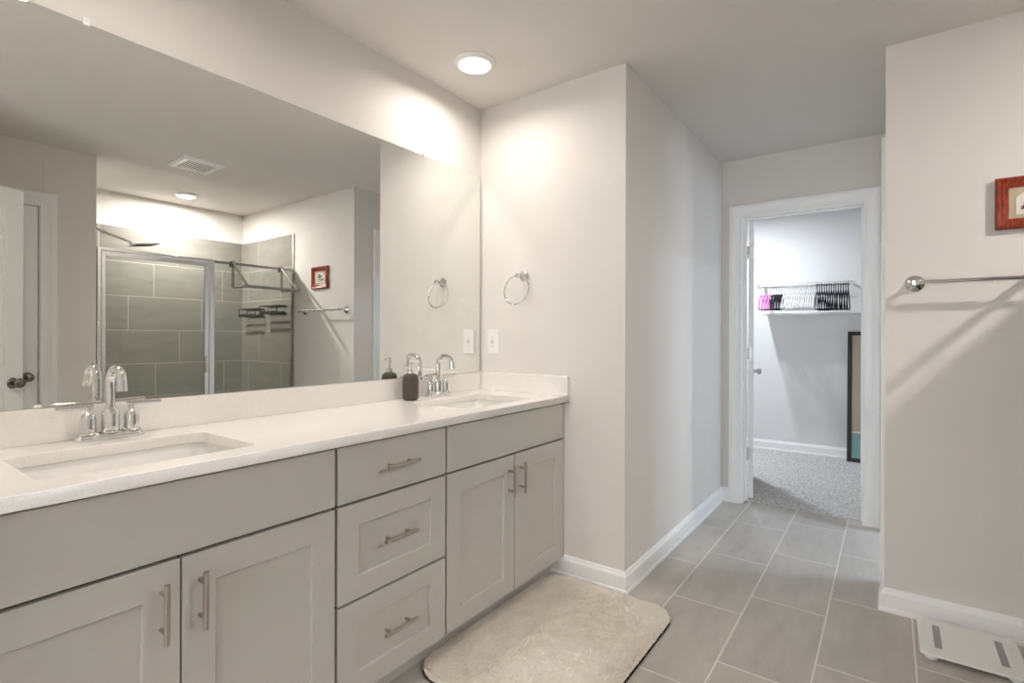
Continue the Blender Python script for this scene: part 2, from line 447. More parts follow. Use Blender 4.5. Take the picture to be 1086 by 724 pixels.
# shower tile, pan, curb
mb = MB().box(XB - 0.01, XB, YS + 0.01, YE - 0.01, 0, ZT)
struct('tile_wall_back', mb, M['tile_back'], 'large grey tiles on the back wall of the shower', 'wall tile')
mb = MB().box(XT, XB, YE - 0.01, YE, 0, ZT)
struct('tile_wall_right', mb, M['tile_side'], 'large grey tiles on the shower wall with the black shelves', 'wall tile')
mb = MB().box(XT, XB, YS, YS + 0.01, 0, ZT)
struct('tile_wall_left', mb, M['tile_side'], 'large grey tiles on the shower wall under the shower head', 'wall tile')
struct('trim_1', MB().box(XT - 0.012, XT, YE - 0.013, YE, 0, ZT + 0.004), M['steel'], 'thin metal edge trim along the shower tile', 'trim')
mb = MB().box(XT + 0.09, XB - 0.01, YS + 0.01, YE - 0.01, 0, 0.03)
struct('shower_pan', mb, M['porcelain'], 'white shower floor pan', 'shower floor')
struct('shower_curb', MB().box(XS - 0.02, XT + 0.085, YS + 0.0105, YE - 0.0105, 0, 0.10), M['porcelain'], 'white curb under the shower enclosure', 'shower curb', 0.006)

# mouldings
struct('baseboard_left', sweep_right([(-1.372, YB), (XC, YB), (XC, YD), (-0.9295, YD)], BASE), M['trim'],
       'white baseboard turning the corner from the towel ring wall into the hall', 'baseboard')
struct('baseboard_right', sweep_right([(XE, 2.979), (XE, YE), (XS - 0.024, YE)], BASE), M['trim'],
       'white baseboard under the towel bar behind the scale', 'baseboard')
struct('baseboard_closet', sweep_right([(-2.2, 6.0), (1.2, 6.0)], [(t, z + 0.006) for t, z in BASE]), M['trim'], 'white baseboard on the closet back wall', 'baseboard')
struct('baseboard_beside_shower', sweep_right([(XS, YS + 0.0), (XS, DB + 0.0875)], BASE), M['trim'], 'white baseboard beside the shower', 'baseboard')
struct('trim_2', casing(lambda u, t, z: (u, YD - t, z), OA, OB, OH), M['trim'], 'white moulded casing around the closet doorway', 'door casing', smooth=35, fixn=True)
mb = MB().box(OA - 0.013, OA + 0.005, YD, YD + 0.115, 0, OH).box(OB - 0.005, OB + 0.013, YD, YD + 0.115, 0, OH).box(OA - 0.013, OB + 0.013, YD, YD + 0.115, OH - 0.005, OH + 0.013)
mb.box(OA + 0.005, OA + 0.015, YD + 0.045, YD + 0.078, 0.008, OH - 0.005).box(OB - 0.015, OB - 0.005, YD + 0.045, YD + 0.078, 0.008, OH - 0.005).box(OA + 0.015, OB - 0.015, YD + 0.045, YD + 0.078, OH - 0.015, OH - 0.005)
struct('trim_3', mb, M['trim'], 'white jamb and stop inside the closet doorway', 'door jamb', 0.0015)
# doorway in the right hall wall to the side room
struct('trim_4', casing(lambda u, t, z: (XE - t, u, z), 3.066, 3.83, OH), M['trim'], 'white casing of the side doorway in the hall, edge seen in the mirror', 'door casing', smooth=35, fixn=True)
mb = MB().box(XE, XE + 0.1, 3.066 - 0.0005, 3.078, 0, OH).box(XE, XE + 0.1, 3.818, 3.8305, 0, OH).box(XE, XE + 0.1, 3.066, 3.83, OH - 0.012, OH + 0.0135)
struct('trim_5', mb, M['trim'], 'white jamb of the side doorway in the hall', 'door jamb')
mb = MB().box(1.90, 1.945, 3.17, 3.83, 0.95, 1.0).box(1.90, 1.945, 3.17, 3.83, 1.70, 1.75).box(1.90, 1.945, 3.17, 3.20, 1.0, 1.70).box(1.90, 1.945, 3.80, 3.83, 1.0, 1.70)
struct('window_2', mb, M['trim'], 'white window frame in the side room off the hall', 'window')
struct('wall_side_room', MB().box(1.945, 2.0, YE + 0.1, YD, 0, ZC), W, 'end wall of the side room off the hall', 'wall')
# closed door beside the shower
struct('trim_6', casing(lambda u, t, z: (XS - t, u, z), DA, DB, OH), M['trim'], 'white casing around the closed door seen in the mirror', 'door casing', smooth=35, fixn=True)
mb = MB().box(XS, XS + 0.1, DA - 0.013, DA + 0.004, 0, OH).box(XS, XS + 0.1, DB - 0.004, DB + 0.013, 0, OH).box(XS, XS + 0.1, DA, DB, OH - 0.004, OH + 0.013)
struct('trim_7', mb, M['trim'], 'white jamb around the closed door seen in the mirror', 'door jamb')

def door_leaf(org, d, n, w, h, t, z0=0.012):
    """two-panel slab: org hinge corner, d along the width, n through the thickness"""
    org, d, n = Vector(org), Vector(d).normalized(), Vector(n).normalized()
    up_ = Vector((0, 0, 1)); mb = MB(); core = 0.006
    def blk(u0, u1, v0, v1, t0, t1):
        o = org + d * u0 + n * t0 + up_ * (z0 + v0)
        mb.obox(o, d * (u1 - u0), n * (t1 - t0), up_ * (v1 - v0))
    st = 0.105
    blk(0, st, 0, h, 0, t); blk(w - st, w, 0, h, 0, t)
    for a, b in ((0, 0.2), (0.86, 0.98), (h - 0.12, h)): blk(st, w - st, a, b, 0, t)
    for a, b in ((0.2, 0.86), (0.98, h - 0.12)):
        blk(st, w - st, a, b, core, t - core)
        blk(st + 0.035, w - st - 0.035, a + 0.035, b - 0.035, core - 0.004, t - core + 0.004)
    return mb
KNOB = [(0.031, 0.0), (0.032, 0.003), (0.029, 0.007), (0.013, 0.010), (0.0105, 0.022), (0.013, 0.030), (0.024, 0.036), (0.0285, 0.046), (0.027, 0.056), (0.018, 0.063), (0.004, 0.065)]

dd, nn = Vector((-0.2, 0.98, 0)).normalized(), Vector((0.98, 0.2, 0)).normalized()
horg = Vector((-0.828, 4.064, 0))
door1 = struct('door_1', door_leaf(horg, dd, nn, 0.70, 2.0, 0.036), M['trim'], 'white closet door swung open away from the hall, seen edge on', 'door', 0.002)
for sgn, t0 in ((1, 0.036), (-1, 0.0)):
    MB().lathe(KNOB, horg + dd * 0.64 + nn * t0 + Vector((0, 0, 0.895)), nn * sgn, 20).build('door_knob', M['satin'], door1, smooth=50)
for z in (1.79, 1.06, 0.33):
    mb = MB().tube([(-0.8345, 4.062, z - 0.045), (-0.8345, 4.062, z + 0.045)], 0.006, 10)
    mb.box(-0.8295, -0.795, 4.0605, 4.0632, z - 0.045, z + 0.045)
    mb.box(-0.8375, -0.8355, 4.024, 4.058, z - 0.045, z + 0.045)
    mb.build('hinge', M['satin'], door1, smooth=40)

door2 = struct('door_2', door_leaf((XS + 0.006, DA + 0.006, 0), (0, 1, 0), (1, 0, 0), DB - DA - 0.014, 2.005, 0.035), M['trim'],
               'closed white door beside the shower with a dark knob, seen in the mirror', 'door', 0.002, fixn=True)
MB().lathe(KNOB, (XS + 0.006, 0.886, 0.902), (-1, 0, 0), 20).build('door_knob', M['bronze'], door2, smooth=50)
MB().box(XS + 0.002, XS + 0.012, DB - 0.0075, DB - 0.0045, 0.87, 0.94).build('strike_plate', M['bronze'], door2)

d3 = Vector((0.52, 0.86, 0)).normalized(); n3 = Vector((0.86, -0.52, 0)).normalized()
o3 = Vector((0.504, 0.80, 0)) - d3 * 0.61
door3 = struct('door_3', door_leaf(o3, d3, n3, 0.61, 2.018, 0.035), M['trim'], 'open white entry door at the left edge of the mirror', 'door', 0.002, fixn=True)
for sgn, t0 in ((1, 0.035), (-1, 0.0)):
    MB().lathe(KNOB, o3 + d3 * 0.548 + n3 * t0 + Vector((0, 0, 0.895)), n3 * sgn, 20).build('door_knob', M['bronze'], door3, smooth=50)
mb = MB()
for z in (1.8, 1.05, 0.25): mb.tube([o3 + Vector((-0.004, -0.008, z - 0.045)), o3 + Vector((-0.004, -0.008, z + 0.045))], 0.006, 10)
mb.build('hinge', M['bronze'], door3)
mb = MB().box(0.188, 0.2045, 0.157, 0.262, 0, 2.03)
struct('trim_8', mb, M['trim'], 'white jamb at the hinge side of the open entry door', 'door jamb')

# ================================================================== VANITY
CB0, CB1 = CABF - 0.0215, X0 + 0.001          # cabinet box front, back
ZTOP = ZCT - 0.030 - 0.0005
def pull(parent, c, axis, L=0.132):
    """bar pull on two posts standing off the front"""
    mb = MB(); c = Vector(c); a = Vector(axis); out = Vector((1, 0, 0))
    bar = c + out * 0.031
    mb.tube([bar - a * L / 2, bar + a * L / 2], 0.0062, 14)
    for s in (-1, 1): mb.tube([c + a * s * L * 0.31, bar + a * s * L * 0.31], 0.005, 10)
    return mb.build('pull_handle', M['nickel'], parent, smooth=40)

def shaker(y0, y1, z0, z1, sy, sz):
    """five-piece front: flat frame with a recessed centre panel"""
    f, t, rc = CABF, 0.0195, 0.0095
    P = lambda a, b, c, d: [(a, c), (b, c), (b, d), (a, d)]
    outer, inner = P(y0, y1, z0, z1), P(y0 + sy, y1 - sy, z0 + sz, z1 - sz)
    e = 0.0012
    inn2 = P(y0 + sy + e, y1 - sy - e, z0 + sz + e, z1 - sz - e)
    v = [(f - t, y, z) for y, z in outer] + [(f, y, z) for y, z in outer] + [(f, y, z) for y, z in inner] + [(f - rc, y, z) for y, z in inn2]
    fs = [(3, 2, 1, 0)]
    for r in range(3):
        for i in range(4):
            j = (i + 1) % 4; fs.append((r * 4 + i, r * 4 + j, (r + 1) * 4 + j, (r + 1) * 4 + i))
    fs.append((12, 13, 14, 15))
    return MB().add(v, fs)
def slab(y0, y1, z0, z1): return MB().box(CABF - 0.0195, CABF, y0, y1, z0, z1)

ZB, Z1, Z2, Z3, Z4, Z5 = 0.090, 0.671, 0.679, 0.848, 0.374, 0.382
def carcass(root, y0, y1, filler=0.0):
    mb = MB().box(CB1, CB0 - 0.0185, y0, y0 + 0.016, 0.088, ZTOP).box(CB1, CB0 - 0.0185, y1 - 0.016, y1, 0.088, ZTOP)
    mb.box(CB1, CB0 - 0.0185, y0 + 0.016, y1 - 0.016, 0.088, 0.104).box(CB1, CB1 + 0.012, y0 + 0.016, y1 - 0.016, 0.104, ZTOP)
    mb.build('cabinet_box', M['cabinet'], root)
    MB().box(CB0 - 0.018, CB0, y0 + 0.0005, y1 - 0.0005, 0.0885, ZTOP).build('gap_shade_sheet', M['gap_shade'], root)  # dark sheet painting in the shade seen in gaps between the fronts
    MB().box(-1.39, -1.374, y0, y1, 0, 0.088).build('toe_kick', M['cabinet'], root)

def sink_base(y0, y1, ym, label, f1=0.0):
    root = thing('sink_base_cabinet', label, 'cabinet', (-1.56, (y0 + y1) / 2, 0), 'vanity cabinets')
    carcass(root, y0, y1)
    g = 0.0048
    e1 = y1 - f1
    slab(y0 + g, e1 - g, Z2, Z3).build('false_front', M['cabinet'], root, bevel=0.0015)
    if f1: MB().box(CB0, CABF - 0.001, e1 + 0.0005, y1, 0.088, ZTOP).build('filler_strip', M['cabinet'], root, bevel=0.001)
    for a, b, hy in ((y0 + g, ym - 0.0022, ym - 0.040), (ym + 0.0022, e1 - g, ym + 0.040)):
        d = shaker(a, b, ZB, Z1, 0.073, 0.075).build('door', M['cabinet'], root, bevel=0.0012)
        pull(d, (CABF, hy, 0.567), (0, 0, 1))
    return root
sink_base(0.100, 0.927, 0.517, 'wide grey sink base cabinet under the near sink, left of the drawers')
sink_base(1.3915, YB - 0.002, 1.8165, 'grey sink base cabinet under the far sink, beside the towel ring wall', 0.013)
drw = thing('drawer_cabinet', 'grey cabinet of three stacked drawers between the two sink cabinets', 'cabinet', (-1.56, 1.16, 0), 'vanity cabinets')
carcass(drw, 0.9275, 1.391)
ya, yb = 0.9325, 1.3865
for k, (z0, z1) in enumerate(((Z2, Z3), (Z5, Z1), (ZB, Z4))):
    m_ = slab(ya, yb, z0, z1) if k == 0 else shaker(ya, yb, z0, z1, 0.074, 0.067)
    d = m_.build('drawer', M['cabinet'], drw, bevel=0.0012)
    pull(d, (CABF if k == 0 else CABF - 0.0095, 1.163, (0.763, 0.527, 0.231)[k]), (0, 1, 0), 0.137)

# countertop with two sink openings
def slab_with_holes(outer, holes, z0, z1, bev):
    cu = bpy.data.curves.new('tmp', 'CURVE'); cu.dimensions = '2D'; cu.fill_mode = 'BOTH'
    for poly in [outer] + holes:
        sp = cu.splines.new('POLY'); sp.points.add(len(poly) - 1)
        for p, (x, y) in zip(sp.points, poly): p.co = (x, y, 0, 1)
        sp.use_cyclic_u = True
    cu.extrude = (z1 - z0) / 2 - bev; cu.bevel_depth = bev; cu.bevel_resolution = 2; cu.offset = -bev
    ob = bpy.data.objects.new('tmp', cu); COL.objects.link(ob)
    dg = bpy.context.evaluated_depsgraph_get()
    me = bpy.data.meshes.new_from_object(ob.evaluated_get(dg))
    bpy.data.objects.remove(ob); bpy.data.curves.remove(cu)
    return me
SINKS = [(-1.685, -1.358, 0.284, 0.726), (-1.690, -1.357, 1.572, 2.046)]
me = slab_with_holes([(X0 + 0.0005, 0.0865), (XF, 0.0865), (XF, YB - 0.0005), (X0 + 0.0005, YB - 0.0005)],
                     [rrect(a, b, c, d, 0.035) for a, b, c, d in SINKS], ZCT - 0.030, ZCT, 0.002)
top = bpy.data.objects.new('countertop', me); COL.objects.link(top); top.location = (0, 0, ZCT - 0.015)
me.materials.clear(); me.materials.append(M['quartz'])
tag(top, 'long white quartz countertop running over the grey vanity cabinets', 'countertop')
tag(MB().box(X0 + 0.0005, X0 + 0.0205, 0.0865, YB - 0.021, ZCT + 0.0003, ZBS).build('backsplash', M['quartz'], loc=(X0 + 0.01, 1.15, ZCT), bevel=0.0012),
    'long white quartz backsplash strip under the mirror', 'backsplash')
tag(MB().box(X0 + 0.0005, XF, YB - 0.0205, YB - 0.0005, ZCT + 0.0003, ZBS).build('side_splash', M['quartz'], loc=(-1.56, YB - 0.01, ZCT), bevel=0.0012),
    'short white quartz side splash on the towel ring wall', 'backsplash')

def sink(a, b, c, d, label):
    root = thing('undermount_sink', label, 'sink', ((a + b) / 2, (c + d) / 2, ZCT - 0.030), 'vanity sinks')
    zt = ZCT - 0.0303; rings = []
    for off, z, r in ((-0.03, zt - 0.0015, 0.05), (-0.005, zt - 0.0015, 0.040), (-0.003, zt - 0.006, 0.040), (0.004, zt - 0.06, 0.04), (0.016, zt - 0.105, 0.045), (0.036, zt - 0.122, 0.05), (0.07, zt - 0.127, 0.06)):
        rings.append([(x, y, z) for x, y in rrect(a + off - 0.004, b - off + 0.004, c + off - 0.004, d - off + 0.004, r)])
    rings2 = [[(x, y, z - 0.012) for x, y, z in r] for r in rings]
    mb = MB().loft(rings[::-1], caps=(True, False)); mb.loft(rings2, caps=(False, True))
    n = len(rings[0]); k = len(rings)
    # close the rim between the inner and the outer skin
    o_in = (k - 1) * n; o_out = k * n
    mb.f += [(o_in + j, o_in + (j + 1) % n, o_out + (j + 1) % n, o_out + j) for j in range(n)]; mb.mi += [0] * n
    mb.build('basin', M['porcelain'], root, smooth=50, fixn=True)
    MB().lathe([(0.030, 0), (0.030, 0.002), (0.026, 0.0035), (0.024, 0.002), (0.019, 0.002), (0.017, 0.006), (0.006, 0.0075), (0.0001, 0.0075)],
               ((a + b) / 2, (c + d) / 2, zt - 0.1268), n=24).build('drain', M['chrome'], root, smooth=40)
sink(*SINKS[0], 'white undermount rectangular sink nearer the camera')
sink(*SINKS[1], 'white undermount rectangular sink beside the towel ring wall')

def arc(cx, cz, r, a0, a1, n, ox, oy):
    return [(ox + cx + r * math.cos(a0 + (a1 - a0) * i / n), oy, cz + r * math.sin(a0 + (a1 - a0) * i / n)) for i in range(n + 1)]
def faucet(x, y, label):
    z = ZCT + 0.0005
    root = thing('faucet', label, 'faucet', (x, y, z), 'vanity faucets')
    pl = rrect(x - 0.029, x + 0.029, y - 0.083, y + 0.083, 0.027, 8)
    def inset(poly, e):
        return [(x + (px - x) * (1 - e / 0.029), y + (py - y) * (1 - e / 0.083)) for px, py in poly]
    mb = MB().loft([[(*p, z) for p in pl], [(*p, z + 0.006) for p in pl], [(*p, z + 0.010) for p in inset(pl, 0.004)], [(*p, z + 0.012) for p in inset(pl, 0.004)], [(*p, z + 0.017) for p in inset(pl, 0.009)]])
    mb.build('base_plate', M['chrome'], root, smooth=40)
    MB().lathe([(0.025, 0.017), (0.025, 0.021), (0.0225, 0.023), (0.022, 0.070), (0.019, 0.080), (0.0125, 0.085), (0.012, 0.088)], (x, y, z), n=28).build('spout_base', M['chrome'], root, smooth=40)
    r = 0.0112
    pts = [(x, y, z + 0.085), (x, y, z + 0.13)] + arc(0.040, z + 0.155, 0.040, PI, PI / 2, 10, x, y)
    pts += [(x + 0.050, y, z + 0.1948)] + arc(0.056, z + 0.163, 0.0315, PI / 2, 0.12, 8, x, y) + [(x + 0.0885, y, z + 0.150)]
    MB().tube(pts, [r] * (len(pts) - 3) + [r * 1.05] * 3, 18).build('spout', M['chrome'], root, smooth=50)
    MB().tube([(x + 0.0882, y, z + 0.152), (x + 0.0905, y, z + 0.136)], 0.0128, 18).build('aerator', M['chrome'], root, smooth=40)
    for s in (-1, 1):
        hy = y + s * 0.051
        h = MB().lathe([(0.0245, 0.017), (0.0235, 0.021), (0.0195, 0.023), (0.0190, 0.060), (0.0165, 0.069), (0.009, 0.075), (0.007, 0.080), (0.0065, 0.090), (0.001, 0.091)], (x, hy, z), n=24).build('handle', M['chrome'], root, smooth=40)
        MB().tube([(x - 0.004, hy - s * 0.012, z + 0.0915), (x + 0.008, hy + s * 0.072, z + 0.0925)], [0.0072, 0.0058], 14).build('lever', M['chrome'], h, smooth=40)
    return root
faucet(-1.785, 0.525, 'chrome two-lever faucet at the near sink')
faucet(-1.775, 1.838, 'chrome two-lever faucet at the far sink, behind the soap dispenser')

# soap dispenser
sx, sy, sz = -1.767, 1.650, ZCT + 0.0004
soap = thing('soap_dispenser', 'dark brown stoneware soap dispenser with a chrome pump on the countertop', 'soap dispenser', (sx, sy, sz))
MB().lathe([(0.028, 0), (0.033, 0.003), (0.036, 0.012), (0.0365, 0.050), (0.0365, 0.095), (0.034, 0.108), (0.026, 0.117), (0.015, 0.120), (0.013, 0.122)], (sx, sy, sz), n=32).build('bottle', M['stoneware'], soap, smooth=50)
MB().lathe([(0.0155, 0.1205), (0.0155, 0.136), (0.013, 0.139), (0.0055, 0.140), (0.0055, 0.160), (0.0085, 0.161), (0.0085, 0.186), (0.0065, 0.189), (0.001, 0.189)], (sx, sy, sz), n=20).build('pump', M['chrome'], soap, smooth=40)
MB().tube([(sx + 0.002, sy, sz + 0.178), (sx + 0.034, sy + 0.006, sz + 0.180), (sx + 0.043, sy + 0.008, sz + 0.172)], [0.0055, 0.0042, 0.0035], 12).build('nozzle', M['chrome'], soap, smooth=40)

# wall mirror
mir = thing('wall_mirror', 'long frameless wall mirror above the vanity', 'mirror', (X0 + 0.003, 1.17, ZBS))
mb = MB().box(X0 + 0.0008, X0 + 0.006, 0.12, YB - 0.012, ZBS + 0.0015, ZM, 1)
mb.add([(X0 + 0.0062, 0.1205, ZBS + 0.0015), (X0 + 0.0062, YB - 0.0140, ZBS + 0.0015), (X0 + 0.0062, YB - 0.0140, ZM - 0.0005), (X0 + 0.0062, 0.1205, ZM - 0.0005)], [(0, 1, 2, 3)], 0)
mb.build('mirror_glass', [M['mirror'], M['dark_edge']], mir)
for y, z in ((0.482, ZM), (1.805, ZM), (0.38, ZBS + 0.0015)):
    s = 1 if z == ZM else -1
    mb = MB().box(X0 + 0.0008, X0 + 0.0105, y - 0.008, y + 0.008, z - 0.006, z + 0.014) if s == 1 else MB().box(X0 + 0.0068, X0 + 0.0105, y - 0.008, y + 0.008, z - 0.0005, z + 0.008)
    if s == 1: mb.tube([(X0 + 0.0105, y, z + 0.007), (X0 + 0.0135, y, z + 0.007)], 0.004, 10)
    mb.build('mirror_clip', M['white'], mir, bevel=0.001)

# towel ring
tr = thing('towel_ring', 'chrome towel ring on the wall above the outlet', 'towel ring', (-1.548, YB, 1.492))
MB().lathe([(0.029, 0), (0.029, 0.004), (0.024, 0.009), (0.013, 0.016), (0.0105, 0.030), (0.0105, 0.048), (0.013, 0.052), (0.013, 0.063), (0.010, 0.066), (0.001, 0.067)], (-1.548, YB - 0.0003, 1.492), (0, -1, 0), 24).build('mounting_post', M['chrome'], tr, smooth=40)
rc, rr = Vector((-1.560, YB - 0.056, 1.418)), 0.076
MB().tube([(rc.x + rr * math.cos(a), rc.y + 0.012 * math.sin(a), rc.z + rr * math.sin(a)) for a in [2 * PI * i / 64 for i in range(64)]], 0.0042, 12, closed=True).build('ring', M['chrome'], tr, smooth=60)

# outlet
oc = (-1.7525, YB, 1.1465)
out = thing('wall_outlet', 'white electrical outlet plate on the wall below the towel ring', 'outlet', oc)
MB().box(oc[0] - 0.040, oc[0] + 0.040, YB - 0.0075, YB - 0.0003, oc[2] - 0.068, oc[2] + 0.068).build('cover_plate', M['white'], out, bevel=0.003)
mb = MB().box(oc[0] - 0.0168, oc[0] + 0.0168, YB - 0.0095, YB - 0.0076, oc[2] - 0.0335, oc[2] + 0.0335)
for s in (-1, 1):
    z = oc[2] + s * 0.021
    mb.box(oc[0] - 0.0075, oc[0] - 0.0055, YB - 0.0098, YB - 0.0096, z - 0.004, z + 0.004, 1).box(oc[0] + 0.0055, oc[0] + 0.0075, YB - 0.0098, YB - 0.0096, z - 0.003, z + 0.003, 1)
mb.box(oc[0] - 0.009, oc[0] + 0.009, YB - 0.0106, YB - 0.0096, oc[2] + 0.0015, oc[2] + 0.0065, 2).box(oc[0] - 0.009, oc[0] + 0.009, YB - 0.0106, YB - 0.0096, oc[2] - 0.0065, oc[2] - 0.0015, 2)
mb.build('receptacle', [M['white'], M['slot'], M['button']], out)

# ================================================================== LIGHTS, VENT
def can_light(x, y, power, color, label, spread=180, size=0.07, group='recessed ceiling lights'):
    root = thing('recessed_light', label, 'ceiling light', (x, y, ZC), group)
    MB().lathe([(0.0001, -0.016), (0.073, -0.016), (0.076, -0.017), (0.091, -0.010), (0.097, -0.003), (0.097, -0.0004), (0.0001, -0.0004)][::-1], (x, y, ZC), n=40).build('trim_ring', M['white'], root, smooth=40, fixn=True)
    MB().lathe([(0.0001, -0.0205), (0.064, -0.0200), (0.0725, -0.0175), (0.0725, -0.0163), (0.0001, -0.0163)], (x, y, ZC), n=40).build('lens', M['lens'], root, smooth=60, fixn=True)
    l = area_light('lamp_glow', (x, y, ZC - 0.0225), size, power, color, spread=math.radians(spread))
    l.location = (0, 0, -0.0225); l.parent = root
    return root
can_light(-1.549, 1.836, POWER_VANITY, WARM, 'round recessed ceiling light over the far sink', 164, 0.045)
can_light(-1.12, 0.45, POWER_NEAR_FILL, WARM, 'round recessed ceiling light added out of view in front of the near sink', 172)  # assumed lamp, added out of view to light the near vanity end evenly
can_light(1.430, 2.060, POWER_SHOWER, NEUTRAL, 'round recessed ceiling light over the shower, seen in the mirror')
can_light(1.30, 3.70, POWER_SIDE, COOL, 'round recessed ceiling light in the side room off the hall')
can_light(-1.25, 5.12, POWER_CLOSET, CLOSET_WHITE, 'round recessed ceiling light in the closet')

vx0, vx1, vy0, vy1 = 0.315, 0.625, 1.595, 1.885
vent = thing('exhaust_vent', 'white square exhaust fan grille on the ceiling, seen in the mirror', 'vent', ((vx0 + vx1) / 2, (vy0 + vy1) / 2, ZC))
mb = MB(); zb = ZC - 0.018
o_ = [(vx0, vy0), (vx1, vy0), (vx1, vy1), (vx0, vy1)]; ins = lambda e: [(vx0 + e, vy0 + e), (vx1 - e, vy0 + e), (vx1 - e, vy1 - e), (vx0 + e, vy1 - e)]
mb.loft([[(*p, ZC - 0.0004) for p in o_], [(*p, ZC - 0.006) for p in o_], [(*p, zb) for p in ins(0.018)], [(*p, zb) for p in ins(0.040)], [(*p, ZC - 0.0004) for p in ins(0.040)]], caps=(False, False))
mb.build('frame', M['white'], vent, fixn=True)
mb = MB()
k = 11
for i in range(k):
    y = vy0 + 0.045 + (vy1 - vy0 - 0.09) * i / (k - 1)
    mb.box(vx0 + 0.0395, vx1 - 0.0395, y - 0.005, y + 0.005, zb + 0.001, zb + 0.004)
mb.build('grille', M['white'], vent)
MB().box(vx0 + 0.040, vx1 - 0.040, vy0 + 0.040, vy1 - 0.040, ZC - 0.003, ZC - 0.0005).build('duct_opening', M['vent_dark'], vent)

# ================================================================== SHOWER
GX = 0.880
enc = thing('shower_enclosure', 'framed glass shower enclosure with a hinged door, seen in the mirror', 'shower enclosure', (GX, 2.0, 0.1))
sz0 = 0.1005
ya, ym0, ym1, yz = YS + 0.0125, 1.972, 2.050, YE - 0.0145
mb = MB().box(GX - 0.016, GX + 0.016, ya, ya + 0.020, sz0, 1.808)
mb.box(GX - 0.016, GX + 0.016, ya + 0.020, ym1, 1.786, 1.808)
mb.build('wall_jamb', M['satin'], enc, bevel=0.0015)
MB().box(GX - 0.016, GX + 0.016, ym1, yz, 1.785, 1.803).build('header_rail', M['tube'], enc, bevel=0.002)
MB().box(GX - 0.015, GX + 0.015, 2.012, ym1, sz0, 1.786).build('centre_post', M['satin'], enc, bevel=0.002)
MB().box(GX - 0.014, GX + 0.014, yz - 0.016, yz, sz0, 1.785).build('wall_jamb', M['tube'], enc, bevel=0.002)
MB().box(GX - 0.016, GX + 0.016, ya + 0.020, yz - 0.016, sz0, sz0 + 0.018).build('sill', M['satin'], enc)
y0, y1 = ya + 0.025, 2.009
mb = MB()
mb.box(GX - 0.012, GX + 0.012, y0, y0 + 0.024, 0.125, 1.781).box(GX - 0.012, GX + 0.012, y1 - 0.034, y1, 0.125, 1.781)
mb.box(GX - 0.012, GX + 0.012, y0 + 0.024, y1 - 0.034, 1.747, 1.781).box(GX - 0.012, GX + 0.012, y0 + 0.024, y1 - 0.034, 0.125, 0.160)
df = mb.build('door_frame', M['satin'], enc, bevel=0.002)
MB().box(GX - 0.003, GX + 0.003, y0 + 0.022, y1 - 0.032, 0.158, 1.749).build('glass_pane', M['glass'], df)
mb = MB().box(GX - 0.030, GX - 0.0125, y1 - 0.028, y1 - 0.006, 0.870, 1.010)
mb.build('door_pull', M['steel'], df, bevel=0.003)
MB().box(GX - 0.003, GX + 0.003, ym1 + 0.0005, yz - 0.0165, sz0 + 0.019, 1.7845).build('fixed_glass', M['glass'], enc)

# towel rack hung over the rail
rk = thing('hanging_towel_rack', 'steel tube towel rack hooked over the shower rail, seen in the mirror', 'towel rack', (GX - 0.02, 2.41, 1.60))
hx = GX - 0.024
for y in (2.195, 2.635):
    mb = MB().box(hx - 0.0045, hx + 0.0045, y - 0.011, y + 0.011, 1.590, 1.814)
    mb.box(hx + 0.0045, GX + 0.0245, y - 0.011, y + 0.011, 1.806, 1.814).box(GX + 0.0165, GX + 0.0245, y - 0.011, y + 0.011, 1.765, 1.806)
    mb.build('hook_bracket', M['tube'], rk, bevel=0.001)
    MB().tube([(hx - 0.004, y, 1.790), (0.612, y, 1.592)], 0.0095, 12).build('diagonal_strut', M['tube'], rk, smooth=40)
    MB().tube([(hx - 0.004, y, 1.586), (0.605, y, 1.586)], 0.0095, 12).build('side_arm', M['tube'], rk, smooth=40)
MB().tube([(0.610, 2.165, 1.586), (0.610, 2.665, 1.586)], 0.0120, 14).build('front_bar', M['tube'], rk, smooth=40)

# black shower shelves on the right tile wall
def shower_shelf(x0, x1, z, label):
    H_ = 0.072
    yy = YE - 0.0105
    root = thing('shower_shelf', label, 'shower shelf', ((x0 + x1) / 2, yy, z), 'black shower shelves')
    mb = MB()
    loop = lambda zz, d=0.10: [(x0, yy - 0.006, zz), (x0, yy - d, zz), (x1, yy - d, zz), (x1, yy - 0.006, zz)]
    mb.tube(loop(z + H_), 0.0055, 8, closed=True).tube(loop(z), 0.0055, 8, closed=True)
    n = 9
    for i in range(n):
        x = x0 + (x1 - x0) * (i + 0.5) / n
        mb.tube([(x, yy - 0.006, z), (x, yy - 0.10, z)], 0.0025, 6)
    for x in (x0, (x0 + x1) / 2, x1): mb.tube([(x, yy - 0.10, z), (x, yy - 0.10, z + H_)], 0.0045, 6)
    mb.build('wire_basket', M['black'], root)
    MB().box(x0, x1, yy - 0.1045, yy - 0.098, z - 0.004, z + 0.022).build('front_band', M['black'], root)
    MB().box(x0 + 0.03, x1 - 0.03, yy - 0.004, yy - 0.0003, z - 0.004, z + 0.022).build('adhesive_plate', M['black'], root)
shower_shelf(1.38, 1.70, 1.372, 'black wire shower shelf on the tile nearer the back corner')
shower_shelf(0.99, 1.30, 1.392, 'black wire shower shelf on the tile nearer the glass')

